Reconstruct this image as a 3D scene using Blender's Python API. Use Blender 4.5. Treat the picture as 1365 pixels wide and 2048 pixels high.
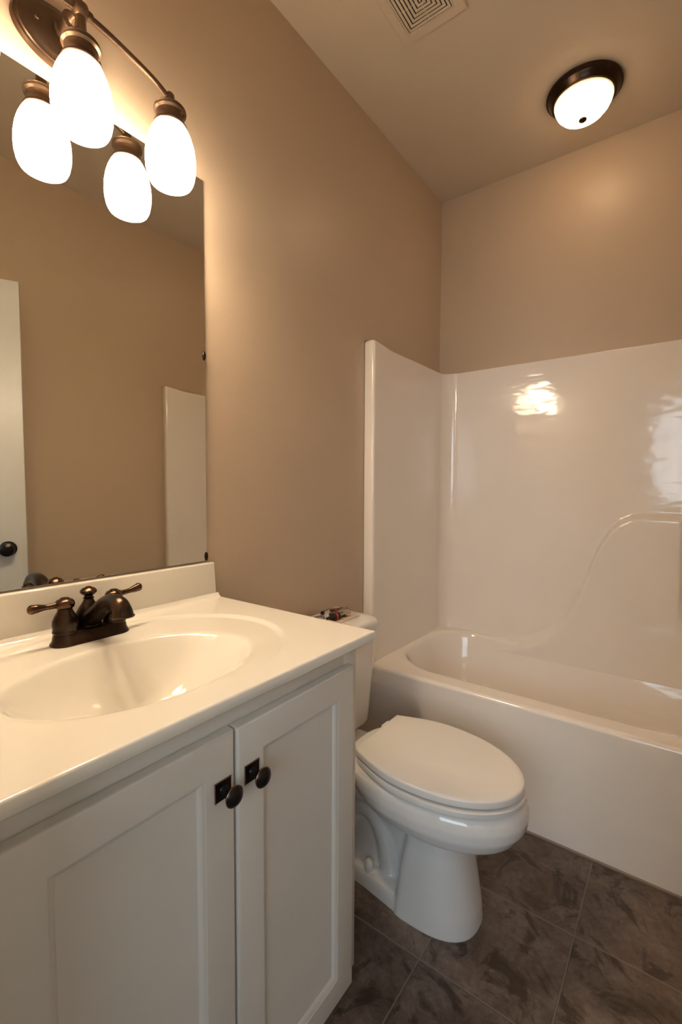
import bpy, bmesh, math
from math import sin, cos, pi, radians, sqrt, exp, log
from mathutils import Vector, Matrix

for o in list(bpy.data.objects): bpy.data.objects.remove(o)
S = bpy.context.scene
C = S.collection

# ------------------------------------------------------------ camera
YAW, PIT, ROLL, FPX = .6404, -.0529, .0039, 919.8
CAM = Vector((1.1075, 0, 1.1959))
fw = Vector((-sin(YAW)*cos(PIT), cos(YAW)*cos(PIT), sin(PIT)))
rt = Vector((cos(YAW), sin(YAW), 0)); up = rt.cross(fw)
r2 = rt*cos(ROLL) + up*sin(ROLL); u2 = up*cos(ROLL) - rt*sin(ROLL)
cd = bpy.data.cameras.new('camera'); cam = bpy.data.objects.new('camera', cd); C.objects.link(cam)
cd.sensor_fit = 'HORIZONTAL'; cd.sensor_width = 36; cd.lens = FPX/1365*36; cd.clip_start = .01
M = Matrix((r2, u2, -fw)).transposed().to_4x4(); M.translation = CAM
cam.matrix_world = M
S.camera = cam

# ------------------------------------------------------------ exposure, world, daylight
vs = S.view_settings
vs.view_transform = 'Standard'; vs.look = 'None'; vs.gamma = 1; vs.use_curve_mapping = False
vs.exposure = 0.3
SHADE_E = 33.0        # emission of the vanity shades
BOWL_E = 8.6         # emission of the ceiling bowl
DAY_W = 24.0          # daylight through the hall window
LAMP_COL = (1.0, .80, .565)
BULB_E = 115.0        # bulb faces looking out of the open shades
BOWL_COL = (1.0, .67, .36)
W = bpy.data.worlds.new('world'); S.world = W; W.use_nodes = True
W.node_tree.nodes['Background'].inputs[0].default_value = (.75, .87, 1, 1)
W.node_tree.nodes['Background'].inputs[1].default_value = .6
ld = bpy.data.lights.new('hall_daylight', 'AREA'); ld.shape = 'RECTANGLE'; ld.size = 1.5; ld.size_y = 1.15
ld.energy = DAY_W; ld.color = (.76, .89, 1.0)
lo = bpy.data.objects.new('hall_daylight', ld); C.objects.link(lo)
lo.location = (1.55, -1.54, 1.575); lo.rotation_euler = (radians(90), 0, 0)

# ------------------------------------------------------------ materials
def mat(name, col, rough=.5, metal=0, coat=0, bump=0, bscale=200, var=0, vscale=5, spec=.5, emit=None, es=0):
    m = bpy.data.materials.new(name); m.use_nodes = True
    nt = m.node_tree; b = nt.nodes['Principled BSDF']
    b.inputs['Base Color'].default_value = (*col, 1); b.inputs['Roughness'].default_value = rough
    b.inputs['Metallic'].default_value = metal; b.inputs['Coat Weight'].default_value = coat
    b.inputs['Coat Roughness'].default_value = .08
    b.inputs['Specular IOR Level'].default_value = spec
    tc = nt.nodes.new('ShaderNodeTexCoord')
    if var:
        n = nt.nodes.new('ShaderNodeTexNoise'); n.inputs['Scale'].default_value = vscale; n.inputs['Detail'].default_value = 4
        nt.links.new(tc.outputs['Object'], n.inputs['Vector'])
        r = nt.nodes.new('ShaderNodeMapRange'); r.inputs[1].default_value = .3; r.inputs[2].default_value = .7
        r.inputs[3].default_value = 1-var; r.inputs[4].default_value = 1+var
        nt.links.new(n.outputs['Fac'], r.inputs[0])
        mx = nt.nodes.new('ShaderNodeVectorMath'); mx.operation = 'SCALE'; mx.inputs[0].default_value = col
        nt.links.new(r.outputs[0], mx.inputs['Scale']); nt.links.new(mx.outputs[0], b.inputs['Base Color'])
    if bump:
        n = nt.nodes.new('ShaderNodeTexNoise'); n.inputs['Scale'].default_value = bscale; n.inputs['Detail'].default_value = 2
        nt.links.new(tc.outputs['Object'], n.inputs['Vector'])
        bp = nt.nodes.new('ShaderNodeBump'); bp.inputs['Strength'].default_value = 1; bp.inputs['Distance'].default_value = bump
        nt.links.new(n.outputs['Fac'], bp.inputs['Height']); nt.links.new(bp.outputs[0], b.inputs['Normal'])
    if emit:
        b.inputs['Emission Color'].default_value = (*emit, 1); b.inputs['Emission Strength'].default_value = es
    return m

def metal_two(name, dark, light, rough, lo=.5, hi=.75, scale=25):
    m = mat(name, dark, rough, .9)
    nt = m.node_tree; b = nt.nodes['Principled BSDF']
    tc = nt.nodes.new('ShaderNodeTexCoord'); n = nt.nodes.new('ShaderNodeTexNoise')
    n.inputs['Scale'].default_value = scale; n.inputs['Detail'].default_value = 5
    nt.links.new(tc.outputs['Object'], n.inputs['Vector'])
    r = nt.nodes.new('ShaderNodeValToRGB')
    r.color_ramp.elements[0].position = lo; r.color_ramp.elements[0].color = (*dark, 1)
    r.color_ramp.elements[1].position = hi; r.color_ramp.elements[1].color = (*light, 1)
    nt.links.new(n.outputs['Fac'], r.inputs[0]); nt.links.new(r.outputs[0], b.inputs['Base Color'])
    return m

WALL = mat('taupe_paint', (.56, .437, .32), .38, bump=.00025, bscale=160)
CEIL = mat('ceiling_paint', (.62, .53, .425), .75, bump=.0003, bscale=120)
TRIM = mat('white_trim_paint', (.60, .59, .56), .35)
TUBM = mat('tub_acrylic', (.90, .835, .765), .09, coat=.3, bump=.0022, bscale=8)
for _n in [n for n in TUBM.node_tree.nodes if n.type == 'TEX_NOISE']:
    _mp = TUBM.node_tree.nodes.new('ShaderNodeMapping'); _mp.inputs['Scale'].default_value = (.8, .8, 2.0)
    _l = _n.inputs['Vector'].links[0]; TUBM.node_tree.links.new(_l.from_socket, _mp.inputs['Vector']); TUBM.node_tree.links.new(_mp.outputs[0], _n.inputs['Vector'])
MARB = mat('cultured_marble', (.84, .80, .715), .12, coat=.4)
CERA = mat('white_ceramic', (.80, .78, .75), .07, coat=.5)
SEATM = mat('white_seat_plastic', (.80, .77, .73), .2)
CAB = mat('greige_cabinet_paint', (.66, .63, .575), .42, var=.02, vscale=8, bump=.00015, bscale=90)
CABIN = mat('cabinet_shadow_board', (.25, .23, .2), .7)
BRONZE = metal_two('oil_rubbed_bronze', (.034, .024, .018), (.10, .058, .036), .28, .45, .85, 18)
BRONZE_HI = metal_two('rubbed_copper_bronze', (.055, .034, .022), (.21, .105, .055), .25, .45, .85, 30)
LAMPMET = metal_two('brushed_copper_bronze', (.115, .072, .047), (.18, .115, .075), .33, .4, .7, 12)
DARKBR = metal_two('dark_bronze', (.04, .026, .018), (.075, .045, .028), .3, .4, .7, 20)
BLACKBR = mat('blackened_bronze', (.014, .011, .010), .32, .6)
COPPER = mat('copper_rim', (.32, .14, .09), .35, .9)
MIRR = mat('mirror_silver', (.80, .80, .76), 0, 1)
MEDGE = mat('mirror_glass_edge', (.10, .10, .085), .2)
BLACKPL = mat('black_plastic', (.012, .012, .013), .3)
REDPL = mat('red_plastic', (.55, .03, .02), .35)
GREYMET = mat('grey_metal', (.35, .33, .31), .3, .9)
CARD = mat('printed_card', (.62, .50, .38), .5, var=.15, vscale=40)
CHROME = mat('chrome', (.7, .7, .7), .1, 1)
VENTM = mat('vent_plastic', (.62, .53, .425), .5)
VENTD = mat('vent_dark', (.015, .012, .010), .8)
HALLW = mat('hall_paint', (.78, .77, .74), .6)
CAULK = mat('floor_caulk', (.28, .21, .155), .6)

def lampglass(name, es, col, z0, z1):
    m = mat(name, (.85, .8, .7), .25)
    nt = m.node_tree; b = nt.nodes['Principled BSDF']
    tc = nt.nodes.new('ShaderNodeTexCoord'); n = nt.nodes.new('ShaderNodeTexNoise')
    n.inputs['Scale'].default_value = 14; n.inputs['Detail'].default_value = 3; n.inputs['Distortion'].default_value = 1.5
    nt.links.new(tc.outputs['Object'], n.inputs['Vector'])
    r = nt.nodes.new('ShaderNodeMapRange'); r.inputs[1].default_value = .3; r.inputs[2].default_value = .7
    r.inputs[3].default_value = es*.7; r.inputs[4].default_value = es*1.3
    nt.links.new(n.outputs['Fac'], r.inputs[0])
    sx = nt.nodes.new('ShaderNodeSeparateXYZ'); nt.links.new(tc.outputs['Object'], sx.inputs[0])
    q = nt.nodes.new('ShaderNodeMapRange'); q.interpolation_type = 'SMOOTHSTEP'
    for i, v in enumerate((z0, z1, .028, 1.0)): q.inputs[i+1].default_value = v
    nt.links.new(sx.outputs[2], q.inputs[0])
    k = nt.nodes.new('ShaderNodeMath'); k.operation = 'MULTIPLY'
    nt.links.new(r.outputs[0], k.inputs[0]); nt.links.new(q.outputs[0], k.inputs[1]); nt.links.new(k.outputs[0], b.inputs['Emission Strength'])
    b.inputs['Emission Color'].default_value = (*col, 1)
    return m
H_CEIL = 2.74
SHADEG = lampglass('alabaster_shade_glass', SHADE_E, LAMP_COL, 2.052, 1.99)
BULBM = mat('lit_bulb', (.9, .9, .9), .3, emit=LAMP_COL, es=BULB_E)
BOWLG = lampglass('alabaster_bowl_glass', BOWL_E, BOWL_COL, H_CEIL-.034, H_CEIL-.075)

def plastic_clear():
    m = mat('clear_blister', (1, 1, 1), .05)
    b = m.node_tree.nodes['Principled BSDF']; b.inputs['Transmission Weight'].default_value = 1; b.inputs['IOR'].default_value = 1.15
    return m
BLIST = plastic_clear()

def floor_mat():
    m = bpy.data.materials.new('slate_tile_floor'); m.use_nodes = True
    nt = m.node_tree; N = nt.nodes; L = nt.links; b = N['Principled BSDF']
    g = N.new('ShaderNodeNewGeometry'); sx = N.new('ShaderNodeSeparateXYZ'); L.new(g.outputs['Position'], sx.inputs[0])
    def ma(op, a, c=None, d=None):
        n = N.new('ShaderNodeMath'); n.operation = op
        for i, v in enumerate((a, c, d)):
            if v is None: continue
            if isinstance(v, (int, float)): n.inputs[i].default_value = v
            else: L.new(v, n.inputs[i])
        return n.outputs[0]
    u = ma('DIVIDE', ma('SUBTRACT', sx.outputs[0], .609-3.04), .304)
    v = ma('DIVIDE', ma('SUBTRACT', sx.outputs[1], 1.0095-3.05), .305)
    fu, fv = ma('FLOOR', u), ma('FLOOR', v)
    du = ma('MULTIPLY', ma('SUBTRACT', .5, ma('ABSOLUTE', ma('SUBTRACT', ma('FRACT', u), .5))), .304)
    dv = ma('MULTIPLY', ma('SUBTRACT', .5, ma('ABSOLUTE', ma('SUBTRACT', ma('FRACT', v), .5))), .305)
    d = ma('MINIMUM', du, dv)
    gr = N.new('ShaderNodeMapRange'); gr.interpolation_type = 'SMOOTHSTEP'
    gr.inputs[1].default_value = .0016; gr.inputs[2].default_value = .0032; gr.inputs[3].default_value = 1; gr.inputs[4].default_value = 0
    L.new(d, gr.inputs[0])
    off = N.new('ShaderNodeCombineXYZ')
    L.new(ma('MULTIPLY', fu, 3.17), off.inputs[0]); L.new(ma('MULTIPLY', fv, 5.71), off.inputs[1]); L.new(ma('ADD', fu, ma('MULTIPLY', fv, 2.3)), off.inputs[2])
    pos = N.new('ShaderNodeVectorMath'); pos.operation = 'ADD'; L.new(g.outputs['Position'], pos.inputs[0]); L.new(off.outputs[0], pos.inputs[1])
    def noise(sc, det, dist, rough=.6):
        n = N.new('ShaderNodeTexNoise'); n.inputs['Scale'].default_value = sc; n.inputs['Detail'].default_value = det
        n.inputs['Distortion'].default_value = dist; n.inputs['Roughness'].default_value = rough
        L.new(pos.outputs[0], n.inputs['Vector']); return n.outputs['Fac']
    def ramp(f, els):
        r = N.new('ShaderNodeValToRGB'); cr = r.color_ramp
        while len(cr.elements) < len(els): cr.elements.new(.5)
        for e, (p, c) in zip(cr.elements, els): e.position = p; e.color = (*c, 1)
        L.new(f, r.inputs[0]); return r.outputs[0]
    def mix(f, a, c, mode='MIX'):
        n = N.new('ShaderNodeMix'); n.data_type = 'RGBA'; n.blend_type = mode
        if isinstance(f, float): n.inputs[0].default_value = f
        else: L.new(f, n.inputs[0])
        for i, q in ((6, a), (7, c)):
            if isinstance(q, tuple): n.inputs[i].default_value = (*q, 1)
            else: L.new(q, n.inputs[i])
        return n.outputs[2]
    base = ramp(noise(5, 6, 1.2), [(.25, (.075, .05, .037)), (.5, (.165, .125, .10)), (.75, (.235, .19, .155))])
    fine = ramp(noise(38, 8, .8, .7), [(.3, (.55, .5, .46)), (.7, (1.15, 1.15, 1.15))])
    c1 = mix(1.0, base, fine, 'MULTIPLY')
    patch = ramp(noise(6.5, 9, 2.0, .68), [(.51, (0, 0, 0)), (.60, (1, 1, 1))])
    bp = N.new('ShaderNodeRGBToBW'); L.new(patch, bp.inputs[0])
    c2 = mix(ma('MULTIPLY', bp.outputs[0], .85), c1, (.032, .018, .010))
    rust = ramp(noise(4.2, 5, 1.5), [(.56, (0, 0, 0)), (.70, (1, 1, 1))])
    br = N.new('ShaderNodeRGBToBW'); L.new(rust, br.inputs[0])
    c3 = mix(ma('MULTIPLY', br.outputs[0], .4), c2, (.15, .085, .05))
    c4 = mix(ma('MULTIPLY', gr.outputs[0], .8), c3, (.20, .165, .135))
    L.new(c4, b.inputs['Base Color'])
    b.inputs['Roughness'].default_value = .42
    hgt = ma('SUBTRACT', ma('MULTIPLY', noise(20, 8, .5), .35), gr.outputs[0])
    bm_ = N.new('ShaderNodeBump'); bm_.inputs['Strength'].default_value = .8; bm_.inputs['Distance'].default_value = .0018
    L.new(hgt, bm_.inputs['Height']); L.new(bm_.outputs[0], b.inputs['Normal'])
    return m
FLOOR = floor_mat()

# ------------------------------------------------------------ mesh helpers
def nb(): return bmesh.new()
def box(bm, x0, x1, y0, y1, z0, z1, bev=0, seg=2, mi=0):
    r = bmesh.ops.create_cube(bm, size=1)
    for v in r['verts']:
        v.co = Vector((x0 if v.co.x < 0 else x1, y0 if v.co.y < 0 else y1, z0 if v.co.z < 0 else z1))
    if mi:
        for f in {f for v in r['verts'] for f in v.link_faces}: f.material_index = mi
    if bev:
        es = list({e for v in r['verts'] for e in v.link_edges})
        bmesh.ops.bevel(bm, geom=es, offset=bev, segments=seg, profile=.5, affect='EDGES', material=-1)
def lathe(bm, prof, mx=Matrix(), seg=48, sx=1, sy=1, caps=True):
    rings = []
    for r, z in prof:
        if r < 1e-6: rings.append([bm.verts.new(mx @ Vector((0, 0, z)))])
        else: rings.append([bm.verts.new(mx @ Vector((r*sx*cos(2*pi*k/seg), r*sy*sin(2*pi*k/seg), z))) for k in range(seg)])
    bridge(bm, rings)
def bridge(bm, rings):
    for a, b in zip(rings, rings[1:]):
        n = max(len(a), len(b))
        for k in range(n):
            q = [a[k % len(a)], a[(k+1) % len(a)], b[(k+1) % len(b)], b[k % len(b)]]
            q = [v for i, v in enumerate(q) if v not in q[:i]]
            if len(q) > 2:
                try: bm.faces.new(q)
                except ValueError: pass
def loft(bm, rings, cap=True):
    vr = [[bm.verts.new(p) for p in r] for r in rings]
    bridge(bm, vr)
    if cap:
        bm.faces.new(vr[0][::-1]); bm.faces.new(vr[-1])
def smooth_path(pts, n=10):
    out = []; P = [Vector(p) for p in pts]
    P = [2*P[0]-P[1]] + P + [2*P[-1]-P[-2]]
    for i in range(1, len(P)-2):
        a, b, c, d = P[i-1:i+3]
        for k in range(n):
            t = k/n
            out.append(.5*((2*b) + (c-a)*t + (2*a-5*b+4*c-d)*t*t + (3*b-a-3*c+d)*t**3))
    out.append(P[-2].copy()); return out
def tube(bm, pts, rad, seg=20, flat=None):
    """sweep; rad is a number or a list per point; flat scales the binormal"""
    n = len(pts); pts = [Vector(p) for p in pts]
    rr = rad if isinstance(rad, (list, tuple)) else [rad]*n
    rings = []; ref = None
    for i, p in enumerate(pts):
        t = (pts[min(i+1, n-1)] - pts[max(i-1, 0)]).normalized()
        if ref is None:
            ref = Vector((0, 0, 1)) if abs(t.z) < .9 else Vector((1, 0, 0))
        ref = (ref - t*ref.dot(t)).normalized(); bi = t.cross(ref)
        f = flat[i] if flat else 1
        rings.append([p + (ref*cos(2*pi*k/seg) + bi*f*sin(2*pi*k/seg))*rr[i] for k in range(seg)])
    loft(bm, rings)
def interp(keys, n):
    """list of radii at n samples from (t,r) keys, smooth"""
    out = []
    for i in range(n):
        t = i/(n-1)
        for (a, ra), (b, rb) in zip(keys, keys[1:]):
            if t <= b+1e-9:
                s = (t-a)/(b-a); s = s*s*(3-2*s); out.append(ra+(rb-ra)*s); break
    return out
def sst(a, b, x):
    t = min(1, max(0, (x-a)/(b-a))); return t*t*(3-2*t)
def obj(name, bm, mats, parent=None, smooth=35, loc=None):
    bmesh.ops.remove_doubles(bm, verts=bm.verts, dist=1e-6)
    bmesh.ops.recalc_face_normals(bm, faces=bm.faces)
    me = bpy.data.meshes.new(name); bm.to_mesh(me); bm.free()
    for m in (mats if isinstance(mats, (list, tuple)) else [mats]): me.materials.append(m)
    if smooth:
        me.polygons.foreach_set('use_smooth', [True]*len(me.polygons)); me.set_sharp_from_angle(angle=radians(smooth))
    o = bpy.data.objects.new(name, me); C.objects.link(o)
    if parent is not None:
        o.parent = parent; o.matrix_parent_inverse = Matrix.Translation(-parent.location) if not parent.rotation_euler.z else parent.matrix_basis.inverted()
    return o
def tag(o, label, cat, group=None):
    o['label'] = label; o['category'] = cat
    if group: o['group'] = group
    return o
def thing(name, label, cat, loc, group=None):
    o = bpy.data.objects.new(name, None); C.objects.link(o); o.location = loc; o.empty_display_size = .05
    return tag(o, label, cat, group)
def struct(name, bm, m, label=None, cat=None, **k):
    o = obj(name, bm, m, **k); o['kind'] = 'structure'
    o['label'] = label; o['category'] = cat
    return o

# ------------------------------------------------------------ room
RW, YB, H = 1.52, 2.395, 2.74
YF = .05          # inner face of the doorway wall
b = nb(); box(b, -.1, RW+1.2, -1.6, YB+.1, -.1, 0); struct('floor', b, FLOOR, 'brown slate look square tile floor', 'floor', smooth=0)
b = nb(); box(b, -.1, RW+.1, -.07, YB+.1, H, H+.1); struct('ceiling', b, CEIL, 'plain pale ceiling above the bathroom', 'ceiling', smooth=0)
b = nb(); box(b, -.1, 0, YF, YB+.1, 0, H); struct('wall_left', b, WALL, 'taupe wall behind the vanity mirror and toilet', 'wall', smooth=0)
b = nb(); box(b, 0, RW, YB, YB+.1, 0, H); struct('wall_back', b, WALL, 'taupe wall above the bathtub surround', 'wall', smooth=0)
b = nb(); box(b, RW, RW+.1, YF, YB+.1, 0, H); struct('wall_right', b, WALL, 'taupe wall seen only in the mirror', 'wall', smooth=0)
DX0, DX1, DZ = .70, 1.50, 2.07
b = nb(); box(b, -.1, DX0, -.07, YF, 0, H); box(b, DX1, RW+1.2, -.07, YF, 0, H); box(b, DX0, DX1, -.07, YF, DZ, H)
struct('wall_front', b, WALL, 'taupe wall around the doorway behind the camera', 'wall', smooth=0)
# hall beyond the doorway
b = nb(); box(b, -.1, RW+1.2, -1.6, -.07, 2.44, 2.54); struct('ceiling_hall', b, TRIM, 'white ceiling of the hall outside the door', 'ceiling', smooth=0)
b = nb(); box(b, -.1, 0, -1.5, -.07, 0, 2.44); struct('wall_hall_left', b, HALLW, 'left wall of the hall outside the door', 'wall', smooth=0)
b = nb(); box(b, RW+1.1, RW+1.2, -1.6, -.07, 0, 2.44); struct('wall_hall_right', b, HALLW, 'right wall of the hall outside the door', 'wall', smooth=0)
b = nb(); wx0, wx1, wz0, wz1 = .80, 2.30, 1.0, 2.15
box(b, -.1, wx0, -1.6, -1.5, 0, 2.44); box(b, wx1, RW+1.1, -1.6, -1.5, 0, 2.44); box(b, wx0, wx1, -1.6, -1.5, 0, wz0); box(b, wx0, wx1, -1.6, -1.5, wz1, 2.44)
struct('wall_hall_back', b, HALLW, 'hall wall with the window facing the bathroom door', 'wall', smooth=0)
b = nb()
for a in ((wx0, wx0+.04, wz0, wz1), (wx1-.04, wx1, wz0, wz1), (wx0+.04, wx1-.04, wz0, wz0+.04), (wx0+.04, wx1-.04, wz1-.04, wz1)):
    box(b, a[0], a[1], -1.515, -1.49, a[2], a[3])
struct('window_1', b, TRIM, 'white framed hall window behind the camera', 'window', smooth=0)
# baseboards and door casing
b = nb(); box(b, .001, .014, .84, 1.625, 0, .09, .003); struct('baseboard_left', b, TRIM, 'white baseboard behind the toilet', 'baseboard')
b = nb(); box(b, RW-.014, RW-.001, YF+.02, 1.62, 0, .09, .003); struct('baseboard_right', b, TRIM, 'white baseboard along the right wall', 'baseboard')
b = nb()
box(b, DX0-.057, DX0, YF+.001, YF+.016, 0, DZ+.057, .003); box(b, DX0, DX1, YF+.001, YF+.016, DZ, DZ+.057, .003)
struct('trim_1', b, TRIM, 'white casing around the doorway behind the camera', 'door casing')
b = nb(); tube(b, [(.03, 1.6255, .003), (1.5, 1.6255, .003)], .004, 8); struct('trim_2', b, CAULK, 'thin brown caulk line along the foot of the tub', 'caulk')

# open door (seen in the mirror)
hx, hy, ex, ey = 1.478, .078, 1.168, .772
dv = Vector((ex-hx, ey-hy, 0)); dl = dv.length; dn = dv.normalized(); nn = Vector((-dn.y, dn.x, 0))   # nn faces the vanity
DM = Matrix((dn, nn, Vector((0, 0, 1)))).transposed().to_4x4(); DM.translation = Vector((hx, hy, 0))
b = nb(); box(b, 0, dl, -.035, 0, .012, 2.05, .002); bmesh.ops.transform(b, matrix=DM, verts=b.verts)
door = struct('door_1', b, TRIM, 'white flat door standing open, seen only in the mirror', 'door')
b = nb(); KM = DM @ Matrix.Translation((dl-.066, 0, .932)) @ Matrix.Rotation(radians(-90), 4, 'X')
lathe(b, [(0, 0), (.031, 0), (.032, .003), (.028, .008), (.012, .012), (.011, .022), (.016, .027), (.026, .034), (.029, .043), (.026, .053), (.016, .059), (0, .061)], KM)
ok = obj('door_knob', b, BLACKBR, door); ok['label'] = 'dark round knob near the door edge'

# ------------------------------------------------------------ bathtub with its surround
tub = thing('bathtub', 'cream moulded bathtub with tall glossy surround walls filling the far end', 'bathtub', (.76, 2.0, 0))
RZ, YT = .44, 1.628
def sdrr(x, y):
    """signed distance (positive inside) to the basin outline: rounded rectangle, larger radius at the front corners"""
    x0, x1, y0, y1 = .085, 1.435, 1.733, 2.324
    cx, cy = (x0+x1)/2, (y0+y1)/2
    r = .235 if y < cy else .19
    qx = abs(x-cx)-(x1-x0)/2+r; qy = abs(y-cy)-(y1-y0)/2+r
    return -(min(max(qx, qy), 0) + sqrt(max(qx, 0)**2+max(qy, 0)**2) - r)
def softplus(x, k): return k*log(1+exp(x/k)) if x/k < 30 else x
def tubz(x, y):
    s = softplus(sdrr(x, y), .007)
    w = min(s/.15, 1)
    dpt = .33*(1-(1-w)**2.2)
    return RZ - dpt
b = nb(); nx, ny = 250, 130
xs = [.003+(RW-.006)*i/nx for i in range(nx+1)]; ys = [YT+.016+(YB-.004-YT-.016)*j/ny for j in range(ny+1)]
g = [[b.verts.new((x, y, tubz(x, y))) for y in ys] for x in xs]
for i in range(nx):
    for j in range(ny): b.faces.new((g[i][j], g[i+1][j], g[i+1][j+1], g[i][j+1]))
obj('tub_basin', b, TUBM, tub, smooth=180)
b = nb()
prof = [(YT+.016, RZ)] + [(YT+.016-.016*sin(a), RZ-.016+.016*cos(a)) for a in [radians(k*9) for k in range(1, 11)]] + [(YT+.002, .30), (YT+.003, .15), (YT, .02), (YT, .001)]
rows = [[b.verts.new((x, y, z)) for y, z in prof] for x in [.003+(RW-.006)*i/30 for i in range(31)]]
for r0, r1 in zip(rows, rows[1:]):
    for k in range(len(prof)-1): b.faces.new((r0[k], r0[k+1], r1[k+1], r1[k]))
obj('apron', b, TUBM, tub, smooth=180)
# surround walls: one sheet following the alcove
def arc(cx, cy, r, a0, a1, n): return [(cx+r*cos(radians(a0+(a1-a0)*k/n)), cy+r*sin(radians(a0+(a1-a0)*k/n))) for k in range(n+1)]
YS = 2.345
half = [(.002, 1.650), (.02, 1.645), (.036, 1.6405)] + arc(.043, 1.652, .012, 260, 360, 8)
half += [(.055+.008*(y-1.67)/.6, y) for y in [1.67+.6*k/24 for k in range(25)]]
half += arc(.133, YS-.07, .07, 180, 90, 14)
mid = [(.133+(RW-.266)*k/250, YS) for k in range(1, 250)]
path = half + mid + [(RW-x, y) for x, y in reversed(half)]
crv = [(.33, .428), (.40, .434), (.46, .450), (.52, .474), (.587, .521), (.634, .57), (.676, .63), (.712, .701), (.736, .763), (.759, .828), (.783, .90), (.811, .965), (.848, 1.024), (.885, 1.059), (.931, 1.083), (.976, 1.091), (1.029, 1.091), (1.105, 1.088), (1.5, 1.088)]
def gcur(x):
    if x <= crv[0][0]: return crv[0][1]
    for (a, za), (c, zc) in zip(crv, crv[1:]):
        if x <= c: return za+(zc-za)*(x-a)/(c-a)
    return crv[-1][1]
def bulge(x, z):
    if x < .3: return 0
    gz = gcur(x); sl = (gcur(x+.012)-gcur(x-.012))/.024
    d = (gz-z)/sqrt(1+sl*sl)
    amp = .034*(1-sst(1.102, 1.125, x)*sst(.60, .78, z))*(1-sst(1.22, 1.37, x))
    wd = .055-.033*sst(.5, .95, x)
    return amp*sst(-.001, wd, d)
b = nb(); nz = 170
cols = []
for k, (x, y) in enumerate(path):
    xx = min(x, RW-x)
    top = 1.799 + .013*(1-sst(1.65, 1.80, y)) + (.004 if y > 2.3 else 0)*sst(2.3, 2.34, y)
    col = []
    for j in range(nz+1):
        z = RZ-.09 + (top-.006-RZ+.09)*j/nz
        col.append(b.verts.new((x, y-(bulge(x, z) if y > YS-.001 else 0), z)))
    # rounded top edge, then the flat top back to the wall
    ox = .002 if x < .76 else RW-.002
    out = Vector((ox-x, 0, 0)) if y < 2.2 else Vector((0, YB-.003-y, 0))
    if YS-.0699 > y >= 2.2: out = Vector((ox-x, 0, 0))
    elif YS-.07 <= y < YS-.0005:
        out = Vector(((.002 if x < .76 else RW-.002)-x, YB-.003-y, 0))
    L_ = out.length; od = out/L_ if L_ > 1e-5 else Vector((0, 0, 0))
    for dd, dz in ((.0012, .0035), (.004, .0055), (.008, .006)):
        dd = min(dd, L_*.5); col.append(b.verts.new(Vector((x, y, top-.006+dz)) + od*dd))
    col.append(b.verts.new(Vector((x, y, top)) + out))
    cols.append(col)
for c0, c1 in zip(cols, cols[1:]):
    for j in range(len(c0)-1): b.faces.new((c0[j], c1[j], c1[j+1], c0[j+1]))
obj('surround', b, TUBM, tub, smooth=60)

# ------------------------------------------------------------ vanity cabinet
vc = thing('vanity_cabinet', 'greige two door cabinet under the white vanity top', 'cabinet', (.27, .47, 0))
CX, CY0, CY1 = .53, .107, .833
b = nb()
for y0_ in (CY0, CY1-.016):
    box(b, .003, CX-.0202, y0_, y0_+.016, .09, .857); box(b, .003, .456, y0_, y0_+.016, 0, .09)
box(b, .003, CX-.02, CY0+.016, CY1-.016, .10, .116); box(b, .003, .009, CY0+.016, CY1-.016, .116, .857)
box(b, .44, .456, CY0+.016, CY1-.016, 0, .10)
obj('carcass', b, CAB, vc)
b = nb()
box(b, CX-.02, CX, CY0, CY0+.045, .09, .857, .001); box(b, CX-.02, CX, CY1-.045, CY1, .09, .857, .001)
box(b, CX-.02, CX, CY0+.045, CY1-.045, .79, .857, .001); box(b, CX-.02, CX, CY0+.045, CY1-.045, .09, .12, .001)
box(b, CX-.02, CX, .45, .49, .12, .79, .001)
obj('face_frame', b, CAB, vc)
def door_panel(y0, y1, z0, z1):
    bm = nb(); xb, xf = CX+.001, CX+.020
    st = .056
    def ring(x, i, s=0): return [(x, y0+i, z0+i), (x, y1-i, z0+i), (x, y1-i, z1-i), (x, y0+i, z1-i)]
    R = [ring(xb, 0), ring(xf-.005, 0), ring(xf-.0022, .0012), ring(xf-.0006, .003), ring(xf, .0055),
         ring(xf, st), ring(xf-.001, st+.0012), ring(xf-.0015, st+.0035), ring(xf-.0075, st+.0095), ring(xf-.009, st+.0102), ring(xf-.0095, st+.013)]
    vr = [[bm.verts.new(p) for p in r] for r in R]
    bridge(bm, vr); bm.faces.new(vr[0][::-1]); bm.faces.new(vr[-1])
    return bm
def knob(y, z, parent):
    bm = nb(); x = CX+.0203
    KM = Matrix.Translation((x+.003, y, z)) @ Matrix.Rotation(radians(90), 4, 'Y')
    lathe(bm, [(.0085, 0), (.0065, .003), (.0055, .010), (.007, .015), (.013, .020), (.0155, .0225), (.0162, .0245)], KM, 40)
    lathe(bm, [(.0158, .0255), (.014, .0285), (.009, .0310), (.004, .0318), (0, .032)], KM, 40)
    n0 = len(bm.faces)
    lathe(bm, [(.0162, .0243), (.0167, .0250), (.0162, .0258), (.0155, .0258), (.0155, .0243), (.0162, .0243)], KM, 40)
    bm.faces.ensure_lookup_table()
    for f in bm.faces[n0:]: f.material_index = 1
    o = obj('knob', bm, [BLACKBR, COPPER], parent); o['label'] = 'dark round cabinet knob with worn copper edge'
    bm = nb(); box(bm, x, x+.0025, y-.0155, y+.0155, z-.0155, z+.0155, .0008, 1)
    e = .0158
    for a in ((y-e, y+e, z+.0152, z+e), (y-e, y-.0152, z-e, z+.0152)): box(bm, x+.0004, x+.0028, a[0], a[1], a[2], a[3], mi=1)
    o = obj('knob_backplate', bm, [BLACKBR, COPPER], parent); o['label'] = 'dark square plate with worn copper edges'
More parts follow.
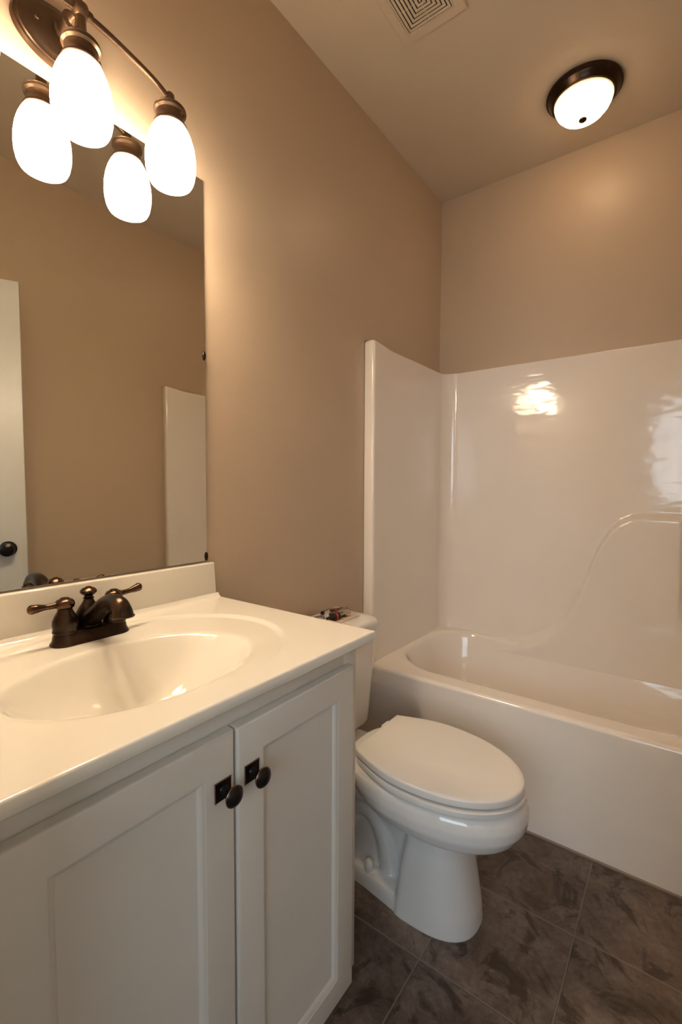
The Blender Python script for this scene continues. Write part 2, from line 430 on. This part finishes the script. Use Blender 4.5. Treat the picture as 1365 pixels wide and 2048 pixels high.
d = obj('door', door_panel(.143, .4685, .088, .813), CAB, vc); knob(.4435, .7285, d)
d = obj('door', door_panel(.4735, .799, .088, .813), CAB, vc); knob(.503, .7275, d)

# ------------------------------------------------------------ vanity top with moulded basin
vt = thing('sink_counter', 'white cultured marble vanity top with oval moulded basin and backsplash', 'sink', (.28, .47, .858))
ZC, VX, VY0, VY1 = .878, .567, .083, .857
def vz(x, y):
    ro = sqrt(((x-.29)/.245)**2+((y-.44)/.318)**2)
    k_ = sst(.38, .52, y); fade = 1-sst(.20+.2*k_, .40+.13*k_, x)
    rec = .0055*sst(0, 1, (1.0-ro)/.05+.5)*fade
    lip = .004*exp(-((ro-1.02)/.02)**2)*0
    ri = sqrt(((x-.336)/.155)**2+((y-.437)/.211)**2)
    s = softplus((1.01-ri), .018)
    w = min(s/1.0, 1)
    dp = .125*(1-(1-w)**2.3)
    cove = .012*max(0, 1-(x-.022)/.014)**2 if x < .036 else 0
    return ZC - rec - dp + lip + cove
b = nb(); nx, ny = 170, 240; e = .004
xs = [.0225+(VX-e-.0225)*i/nx for i in range(nx+1)]; ys = [VY0+e+(VY1-VY0-2*e)*j/ny for j in range(ny+1)]
g = [[b.verts.new((x, y, vz(x, y))) for y in ys] for x in xs]
for i in range(nx):
    for j in range(ny): b.faces.new((g[i][j], g[i+1][j], g[i+1][j+1], g[i][j+1]))
# rounded edge and skirt down three sides
loop = [(i, 0) for i in range(nx+1)] + [(nx, j) for j in range(1, ny+1)] + [(i, ny) for i in range(nx-1, -1, -1)]
rows = []
for (i, j) in loop:
    v = g[i][j]; ox = 1 if i == nx else 0; oy = -1 if j == 0 else (1 if j == ny else 0)
    col = [v]
    for a in (30, 60, 90):
        col.append(b.verts.new((v.co.x+ox*e*sin(radians(a)), v.co.y+oy*e*sin(radians(a)), v.co.z-e+e*cos(radians(a)))))
    q = col[-1].co
    col.append(b.verts.new((q.x, q.y, .8595))); col.append(b.verts.new((q.x-ox*.002, q.y-oy*.002, .8575))); col.append(b.verts.new((q.x-ox*.05, q.y-oy*.05, .8575)))
    rows.append(col)
for c0, c1 in zip(rows, rows[1:]):
    for k in range(len(c0)-1): b.faces.new((c0[k], c0[k+1], c1[k+1], c1[k]))
obj('counter_slab', b, MARB, vt, smooth=50)
b = nb(); box(b, .0015, .0225, VY0, VY1-.006, .8595, .979, .004, 3)
for v in b.verts:
    if v.co.y > .7 and v.co.z > .95: v.co.y -= .007
obj('backsplash', b, MARB, vt)
b = nb(); lathe(b, [(0, .004), (.008, .004), (.012, .002), (.020, .003), (.022, .001), (.022, -.004)], Matrix.Translation((.336, .437, ZC-.124)), 32)
obj('drain', b, BRONZE, vt)

# ------------------------------------------------------------ faucet
FX, FY, FZ = .096, .460, ZC-.0053
fa = thing('faucet', 'oil rubbed bronze two handle faucet at the back of the basin', 'faucet', (FX, FY, FZ))
def stad(hl, hw, z, n=16):
    p = []
    for k in range(n+1): a = -pi/2+pi*k/n; p.append((FX+hw*sin(a), FY+hl-hw+hw*cos(a), z))
    for k in range(n+1): a = pi/2+pi*k/n; p.append((FX+hw*sin(a), FY-hl+hw+hw*cos(a), z))
    return p
b = nb(); loft(b, [stad(.080, .0285, FZ), stad(.0805, .029, FZ+.002), stad(.0785, .027, FZ+.005), stad(.076, .0245, FZ+.010), stad(.0745, .023, FZ+.019), stad(.072, .0205, FZ+.024), stad(.068, .0165, FZ+.0255)])
obj('base', b, BRONZE, fa)
for sgn, nm in ((-1, 'left'), (1, 'right')):
    hy_ = FY+sgn*.0508
    b = nb(); lathe(b, [(.0235, .024), (.0245, .027), (.0235, .030), (.0235, .036), (.0245, .042), (.0235, .050), (.019, .060), (.0145, .068), (.013, .074)], Matrix.Translation((FX, hy_, FZ)), 40)
    hb = obj('handle_body', b, BRONZE, fa)
    b = nb(); lathe(b, [(.0125, .073), (.0165, .076), (.0185, .081), (.018, .087), (.0145, .0915), (.009, .0935), (.008, .0955), (.004, .0965), (0, .0965)], Matrix.Translation((FX, hy_, FZ)), 40)
    obj('handle_cap', b, BRONZE_HI, hb)
    b = nb()
    tilt = -.004 if sgn < 0 else .004
    pp = smooth_path([(FX, hy_+sgn*.010, FZ+.083), (FX-.001, hy_+sgn*.03, FZ+.0835+tilt*.3), (FX-.002, hy_+sgn*.048, FZ+.085+tilt*.6), (FX-.003, hy_+sgn*.061, FZ+.086+tilt)], 10)
    pp.append(pp[-1]+Vector((0, sgn*.003, 0))); pp.append(pp[-1]+Vector((0, sgn*.002, 0))); pp.append(pp[-1]+Vector((0, sgn*.0008, 0)))
    n = len(pp); rr = interp([(0, .0062), (.35, .0056), (.72, .0088), (.9, .0098), (1, .0088)], n); rr[-4] = .0092; rr[-3] = .0078; rr[-2] = .005; rr[-1] = .002
    tube(b, pp, rr, 20, [1.0]*n)
    obj('lever', b, BRONZE_HI, hb)
b = nb()
lathe(b, [(.024, .024), (.025, .027), (.0235, .030), (.0255, .038), (.0265, .046), (.0245, .056), (.019, .066), (.0135, .074), (.0105, .080), (.0095, .083)], Matrix.Translation((FX-.008, FY, FZ)), 40)
sp = smooth_path([(FX-.004, FY, FZ+.042), (FX+.022, FY, FZ+.055), (FX+.052, FY, FZ+.074), (FX+.080, FY, FZ+.0885), (FX+.102, FY, FZ+.0925), (FX+.120, FY, FZ+.089), (FX+.131, FY, FZ+.079), (FX+.1335, FY, FZ+.067)], 10)
n = len(sp); tube(b, sp, interp([(0, .021), (.3, .017), (.55, .0155), (.8, .018), (1, .0205)], n), 28)
so = obj('spout', b, BRONZE, fa)
b = nb(); tube(b, [sp[-1]+Vector((0, 0, .003)), sp[-1]+Vector((.0002, 0, .001)), sp[-1]+Vector((.0004, 0, -.001))], [.0212, .0225, .0215], 28); obj('spout_rim', b, BRONZE_HI, so)
b = nb(); lathe(b, [(.0095, .083), (.0115, .085), (.0085, .088), (.0085, .090), (.012, .092), (.0165, .097), (.0165, .101), (.012, .106), (.006, .108), (.005, .1095), (0, .1098)], Matrix.Translation((FX-.008, FY, FZ)), 36)
obj('lift_knob', b, BRONZE_HI, fa)

# ------------------------------------------------------------ mirror
mi = thing('wall_mirror', 'large frameless wall mirror above the vanity backsplash', 'mirror', (.003, .46, .985))
b = nb(); box(b, .0012, .0062, .10, .829, .984, 2.045)
for f in b.faces: f.material_index = 0 if f.normal.x > .9 else 1
obj('mirror_glass', b, [MIRR, MEDGE], mi, smooth=0)
for z in (1.566, .996):
    b = nb(); lathe(b, [(0, .004), (.007, .0036), (.0095, .002), (.010, 0)], Matrix.Translation((.0063, .8265, z)) @ Matrix.Rotation(radians(90), 4, 'Y'), 24, 1.3, .55)
    obj('clip', b, DARKBR, mi)

# ------------------------------------------------------------ vanity light
vl = thing('vanity_light', 'copper bronze wall light bar with glowing white glass shades above mirror', 'wall light', (.002, .466, 2.14))
LX, LY = .103, .466
b = nb(); lathe(b, [(.093, 0), (.093, .005), (.090, .010), (.085, .012), (.083, .015), (.078, .016), (.070, .020), (.052, .026), (.030, .029), (0, .030)],
                Matrix.Translation((.0012, LY, 2.143)) @ Matrix.Rotation(radians(90), 4, 'Y'), 64, .66, .97)
bp = obj('backplate', b, LAMPMET, vl)
for s in (-1, 1):
    b = nb(); lathe(b, [(.005, 0), (.005, .004), (.003, .006), (0, .0065)], Matrix.Translation((.0235, LY+s*.05, 2.143)) @ Matrix.Rotation(radians(90), 4, 'Y'), 20)
    obj('screw_cap', b, LAMPMET, bp)
b = nb(); HZ = 2.149
RY = Matrix.Rotation(radians(90), 4, 'Y')
lathe(b, [(.021, .028), (.021, .034), (.017, .037), (.0165, .060), (.019, .063), (.019, .068), (.012, .072), (.009, .080), (.009, .10)], Matrix.Translation((0, LY, HZ)) @ RY, 36)
lathe(b, [(0, .016), (.008, .0145), (.0145, .009), (.0165, 0), (.0145, -.009), (.010, -.014), (.0105, -.03), (.012, -.048), (.015, -.054), (.018, -.059)], Matrix.Translation((LX, LY, HZ)), 32)
obj('hub', b, LAMPMET, vl)
for s in (-1, 1):
    b = nb()
    pp = smooth_path([(LX, LY+s*.010, HZ), (LX, LY+s*.05, HZ-.003), (LX, LY+s*.10, HZ-.011), (LX, LY+s*.15, HZ-.021), (LX, LY+s*.18, HZ-.031), (LX, LY+s*.195, HZ-.039), (LX, LY+s*.2, HZ-.048)], 8)
    tube(b, pp, interp([(0, .0068), (1, .0054)], len(pp)), 16)
    lathe(b, [(.0085, -.003), (.0085, .003), (.006, .006)], Matrix.Translation((LX, LY+s*.018, HZ+.0015)) @ Matrix.Rotation(radians(-90*s), 4, 'X'), 20)
    lathe(b, [(0, .013), (.006, .012), (.010, .007), (.0105, 0), (.0115, -.010), (.0125, -.016), (.015, -.022)], Matrix.Translation((LX, LY+s*.2, 2.111)), 24)
    obj('arm', b, LAMPMET, vl)
fit = [(0, 2.0905), (.012, 2.0905), (.024, 2.0895), (.033, 2.0875), (.0355, 2.0845), (.0345, 2.0825), (.0370, 2.0795), (.0362, 2.0765), (.0315, 2.0730), (.0300, 2.0670), (.0310, 2.0600), (.0345, 2.0520), (.0375, 2.0480), (.038, 2.0445), (.036, 2.0435)]
shp = [(.033, 2.0490), (.0365, 2.0437), (.0415, 2.0350), (.0475, 2.0210), (.0528, 2.0035), (.0562, 1.9825), (.0570, 1.9632), (.0558, 1.9457), (.0525, 1.9299), (.0490, 1.9216), (.0465, 1.9173), (.0445, 1.9155), (.0430, 1.9164), (.0455, 1.9212), (.050, 1.9317), (.053, 1.9483), (.054, 1.9658), (.053, 1.9833), (.048, 2.0070), (.036, 2.0359), (.03, 2.0472)]
blb = [(0, 1.9230), (.012, 1.9240), (.024, 1.9270), (.033, 1.9325), (.0365, 1.9405), (.036, 1.9495), (.030, 1.9725), (.018, 2.0075), (.014, 2.0190), (.013, 2.0450)]
for s in (-1, 0, 1):
    mx = Matrix.Translation((LX, LY+s*.2, 0))
    b = nb(); lathe(b, fit, mx, 48); f_ = obj('fitter', b, LAMPMET, vl)
    b = nb(); lathe(b, shp, mx, 64); sh = obj('glass_shade', b, SHADEG, f_); sh['label'] = 'glowing white alabaster glass shade'
    b = nb(); lathe(b, blb, mx, 40); obj('bulb', b, BULBM, f_)

# ------------------------------------------------------------ flush ceiling light
cl = thing('ceiling_light', 'round flush ceiling light with glowing bowl and dark bronze ring', 'ceiling light', (.741, 2.06, H))
mx = Matrix.Translation((.741, 2.06, H))
b = nb(); lathe(b, [(0, -.002), (.132, -.002), (.134, -.006), (.133, -.012), (.126, -.016), (.124, -.021), (.119, -.026), (.116, -.033), (.112, -.038), (.106, -.0395), (.104, -.036), (.10, -.034)], mx, 72)
obj('canopy_ring', b, DARKBR, cl)
b = nb(); lathe(b, [(.1035, -.034), (.1035, -.041), (.100, -.054), (.092, -.070), (.078, -.086), (.060, -.097), (.038, -.104), (.018, -.107), (0, -.1075)], mx, 72)
obj('glass_bowl', b, BOWLG, cl)
b = nb(); lathe(b, [(0, -.1065), (.0135, -.107), (.0145, -.110), (.013, -.113), (.008, -.115), (.006, -.118), (0, -.1195)], mx, 28)
obj('finial', b, DARKBR, cl)

# ------------------------------------------------------------ exhaust fan cover
vf = thing('exhaust_fan', 'square ceiling exhaust fan cover with nested square slots', 'vent', (.386, 1.372, H))
cx, cy = .386, 1.373
b = nb()
def sq(h, z): return [(cx-h, cy-h, z), (cx+h, cy-h, z), (cx+h, cy+h, z), (cx-h, cy+h, z)]
vr = [[b.verts.new(p) for p in r] for r in (sq(.113, H-.001), sq(.113, H-.007), sq(.110, H-.011), sq(.083, H-.012), sq(.0825, H-.0105), sq(.081, H-.0105), sq(.0805, H-.012), sq(.0765, H-.012), sq(.0765, H-.004))]
bridge(b, vr)
obj('cover', b, VENTM, vf, smooth=0)
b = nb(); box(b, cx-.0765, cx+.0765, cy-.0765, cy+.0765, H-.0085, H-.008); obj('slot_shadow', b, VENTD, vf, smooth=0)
b = nb(); h = .0735
while h > .012:
    w = .0080
    vr = [[b.verts.new(p) for p in r] for r in (sq(h, H-.0105), sq(h, H-.0122), sq(h-w, H-.0122), sq(h-w, H-.0105))]
    bridge(b, vr); h -= .0118
box(b, cx-h, cx+h, cy-h, cy+h, H-.0122, H-.0105)
for a in range(4):
    dx, dy = [(1, 0), (0, 1), (-1, 0), (0, -1)][a]
    x0, x1 = sorted((cx+dx*.01-.0012*abs(dy), cx+dx*.0735+.0012*abs(dy))); y0, y1 = sorted((cy+dy*.01-.0012*abs(dx), cy+dy*.0735+.0012*abs(dx)))
    box(b, x0, x1, y0, y1, H-.0104, H-.0094)
obj('grille', b, VENTM, vf, smooth=0)

# ------------------------------------------------------------ toilet
TY = 1.187
to = thing('toilet', 'white elongated two piece toilet with closed lid beside the vanity', 'toilet', (.40, TY, 0))
def egg(xb, xf, w, z, n=56, pb=2.6, pf=2.1, xm=None, yc=None, skew=0):
    """closed ring: straight-ish back at xb, rounded front at xf, half width w"""
    yc = TY if yc is None else yc
    xm = xb+(xf-xb)*.45 if xm is None else xm
    P = []
    for k in range(n):
        a = 2*pi*k/n; c, s = cos(a), sin(a)
        p = pf if c >= 0 else pb
        q = (abs(c)**p+abs(s)**p)**(-1/p)
        x = xm + (xf-xm if c >= 0 else xm-xb)*c*q; y = yc + w*s*q
        P.append((x, y + skew*(x-.37), z))
    return P
SK = -.035
b = nb()
# bowl with the bulging rim
loft(b, [egg(.56, .66, .075, .235, skew=SK), egg(.47, .70, .105, .266, skew=SK), egg(.42, .762, .142, .287, skew=SK), egg(.37, .803, .167, .309, skew=SK), egg(.33, .820, .179, .337, skew=SK), egg(.31, .824, .181, .362, skew=SK), egg(.30, .818, .178, .383, skew=SK), egg(.30, .806, .172, .3955, skew=SK), egg(.30, .798, .165, .397, skew=SK)])
# front column
loft(b, [egg(.48, .702, .111, -.006, pb=6, pf=2.5, xm=.545), egg(.485, .698, .110, .04, pb=6, pf=2.5, xm=.55), egg(.495, .681, .104, .14, pb=6, pf=2.5, xm=.56), egg(.512, .670, .100, .22, pb=6, pf=2.5, xm=.57), egg(.515, .672, .101, .29, pb=6, pf=2.5, xm=.575)])
# trapway
loft(b, [egg(.10, .54, .045, -.006, pb=3, pf=3), egg(.11, .54, .045, .10, pb=3, pf=3), egg(.13, .54, .05, .18, pb=3, pf=3), egg(.12, .54, .062, .24, pb=3, pf=3), egg(.10, .53, .085, .30, pb=3, pf=3), egg(.09, .50, .10, .34, pb=3, pf=3)])
tube(b, smooth_path([(.26, TY-.03, .05), (.29, TY-.032, .15), (.33, TY-.034, .21), (.38, TY-.034, .21), (.42, TY-.032, .15), (.44, TY-.03, .05)], 8), .032, 18)
# foot, wider towards the column
def foot(z, i):
    o = [(.13, .070), (.20, .074), (.30, .080), (.38, .087), (.46, .098), (.52, .107), (.58, .105)]
    q = [(x, TY+w_-i, z) for x, w_ in o] + [(x, TY-w_+i, z) for x, w_ in reversed(o)]
    return q
loft(b, [foot(-.006, 0), foot(.030, .001), foot(.042, .004), foot(.049, .010), foot(.052, .020)])
# deck under the tank
loft(b, [egg(.06, .42, .115, .285, pb=8, pf=8, xm=.24), egg(.055, .43, .125, .315, pb=8, pf=8, xm=.24), egg(.055, .43, .125, .336, pb=8, pf=8, xm=.24), egg(.06, .43, .120, .347, pb=8, pf=8, xm=.24), egg(.065, .43, .115, .350, pb=8, pf=8, xm=.24)])
bw = obj('bowl', b, CERA, to, smooth=180)
m = bw.modifiers.new('remesh', 'REMESH'); m.mode = 'VOXEL'; m.voxel_size = .004; m.use_smooth_shade = True
m = bw.modifiers.new('smooth', 'SMOOTH'); m.factor = .5; m.iterations = 7
for s in (-1, 1):
    b = nb(); lathe(b, [(.0145, -.006), (.0145, 0), (.0142, .010), (.013, .018), (.009, .0245), (.0045, .0275), (0, .028)], Matrix.Translation((.385, TY+s*.068, .052)), 28)
    obj('bolt_cap', b, SEATM, to)
def lidring(xb, xf, w, z, ins=0, n=72):
    """seat / lid outline: straight back edge, widest past the middle, rounded nose"""
    P = []; L_ = xf-xb; hb = .122
    m_ = n//2
    half_ = []
    for k in range(m_+1):
        t = k/m_
        # cosine spacing to the nose
        u_ = 1-(1-t)**2
        x = u_
        # width law
        if x < .40: wy = hb + (w-hb)*sin(pi/2*x/.40)
        else: wy = w*sqrt(max(0, 1-((x-.40)/.60)**2.15))
        half_.append((xb+ins+(L_-2*ins)*x, max(0, wy-ins)))
    for x, wy in half_: P.append((x, TY+wy+SK*(x-.37), z))
    for x, wy in reversed(half_[:-1]): P.append((x, TY-wy+SK*(x-.37), z))
    return P
b = nb(); xb, xf, w = .374, .815, .176
loft(b, [lidring(xb, xf, w, .4005, .014), lidring(xb, xf, w, .4015, .004), lidring(xb, xf, w, .403, .0005), lidring(xb, xf, w, .415, .0), lidring(xb, xf, w, .4168, .001), lidring(xb, xf, w, .4178, .004), lidring(xb, xf, w, .418, .012)])
obj('seat', b, SEATM, to)
b = nb(); xb, xf, w = .366, .810, .171
loft(b, [lidring(xb, xf, w, .4235, .014), lidring(xb, xf, w, .4240, .003), lidring(xb, xf, w, .4252, 0), lidring(xb, xf, w, .4385, .0), lidring(xb, xf, w, .4412, .0008), lidring(xb, xf, w, .4432, .003), lidring(xb, xf, w, .4444, .007), lidring(xb, xf, w, .4450, .014), lidring(xb, xf, w, .4456, .05)])
obj('lid', b, SEATM, to)
for s in (-1, 1):
    b = nb(); box(b, .345, .385, TY+s*.075-.022, TY+s*.075+.022, .349, .43, .008, 3); obj('hinge', b, SEATM, to)
# tank
def rrect(x0, x1, yh, z, r, n=8, bow=0):
    P = []
    for (cx_, cy_, a0) in ((x1-r, TY+yh-r, 0), (x0+r, TY+yh-r, 90), (x0+r, TY-yh+r, 180), (x1-r, TY-yh+r, 270)):
        for k in range(n+1):
            a = radians(a0+90*k/n); P.append((cx_+r*cos(a), cy_+r*sin(a), z))
    return P
b = nb()
loft(b, [rrect(.05, .205, .165, .3515, .03), rrect(.043, .222, .180, .357, .04), rrect(.04, .230, .189, .372, .045), rrect(.038, .233, .197, .45, .045), rrect(.036, .238, .213, .60, .045), rrect(.035, .240, .220, .684, .045)])
obj('tank', b, CERA, to)
b = nb()
loft(b, [rrect(.032, .243, .223, .6865, .045), rrect(.029, .247, .227, .690, .047), rrect(.028, .248, .228, .700, .048), rrect(.028, .248, .228, .712, .048), rrect(.030, .245, .225, .7225, .046), rrect(.036, .238, .218, .7295, .042), rrect(.047, .225, .205, .733, .035), rrect(.08, .19, .17, .7345, .03)])
obj('tank_lid', b, CERA, to)
b = nb(); lathe(b, [(0, .008), (.012, .008), (.014, .004), (.014, 0)], Matrix.Translation((.2405, TY-.15, .64)) @ RY, 24)
tube(b, [(.252, TY-.15, .64), (.256, TY-.12, .636), (.256, TY-.085, .632)], [.005, .0055, .006], 14)
obj('flush_handle', b, CHROME, to)
# tiny dark maker's script on the deck
b = nb()
sc = [(0, 0), (.004, .003), (.007, -.001), (.010, .003), (.014, 0), (.018, .003), (.021, -.002), (.025, .001)]
tube(b, smooth_path([(.305+y_, TY-.045+x_*1.2, .3512) for x_, y_ in sc], 5), .0007, 6)
tube(b, smooth_path([(.313+y_, TY-.040+x_*.7, .3512) for x_, y_ in sc], 5), .0006, 6)
o = obj('deck_mark', b, BLACKPL, to); o['label'] = 'tiny dark script mark on the deck'

# ------------------------------------------------------------ blister pack on the tank
pk = thing('blister_pack', 'clear plastic pack with dark and red parts lying on the toilet tank', 'package', (.13, 1.27, .735))
PZ = .7355
b = nb(); box(b, .085, .186, 1.16, 1.350, PZ, PZ+.0012); obj('card', b, CARD, pk, smooth=0)
def fitting(x, y, ln, yaw):
    A = Matrix.Translation((x, y, PZ+.0125)) @ Matrix.Rotation(yaw, 4, 'Z') @ Matrix.Rotation(radians(-90), 4, 'X')
    bm = nb(); lathe(bm, [(0, -.016), (.010, -.016), (.011, -.014), (.011, .010), (.009, .014), (.0045, .017), (.004, ln), (.0045, ln), (.0045, ln+.01), (0, ln+.01)], A, 24)
    o = obj('fitting', bm, BLACKPL, pk)
    bm = nb(); lathe(bm, [(.0113, -.004), (.0117, -.003), (.0117, .003), (.0113, .004)], A, 24); q = obj('band', bm, REDPL, o); q['label'] = 'red band'
fitting(.112, 1.30, .055, radians(-8)); 
fitting(.150, 1.255, .03, radians(170))
b = nb(); tube(b, [(.085, 1.17, PZ+.008), (.10, 1.25, PZ+.009)], .004, 12); obj('rod', b, GREYMET, pk)
b = nb(); box(b, .096, .166, 1.235, 1.33, PZ+.0016, PZ+.027, .006, 3); obj('blister', b, BLIST, pk)
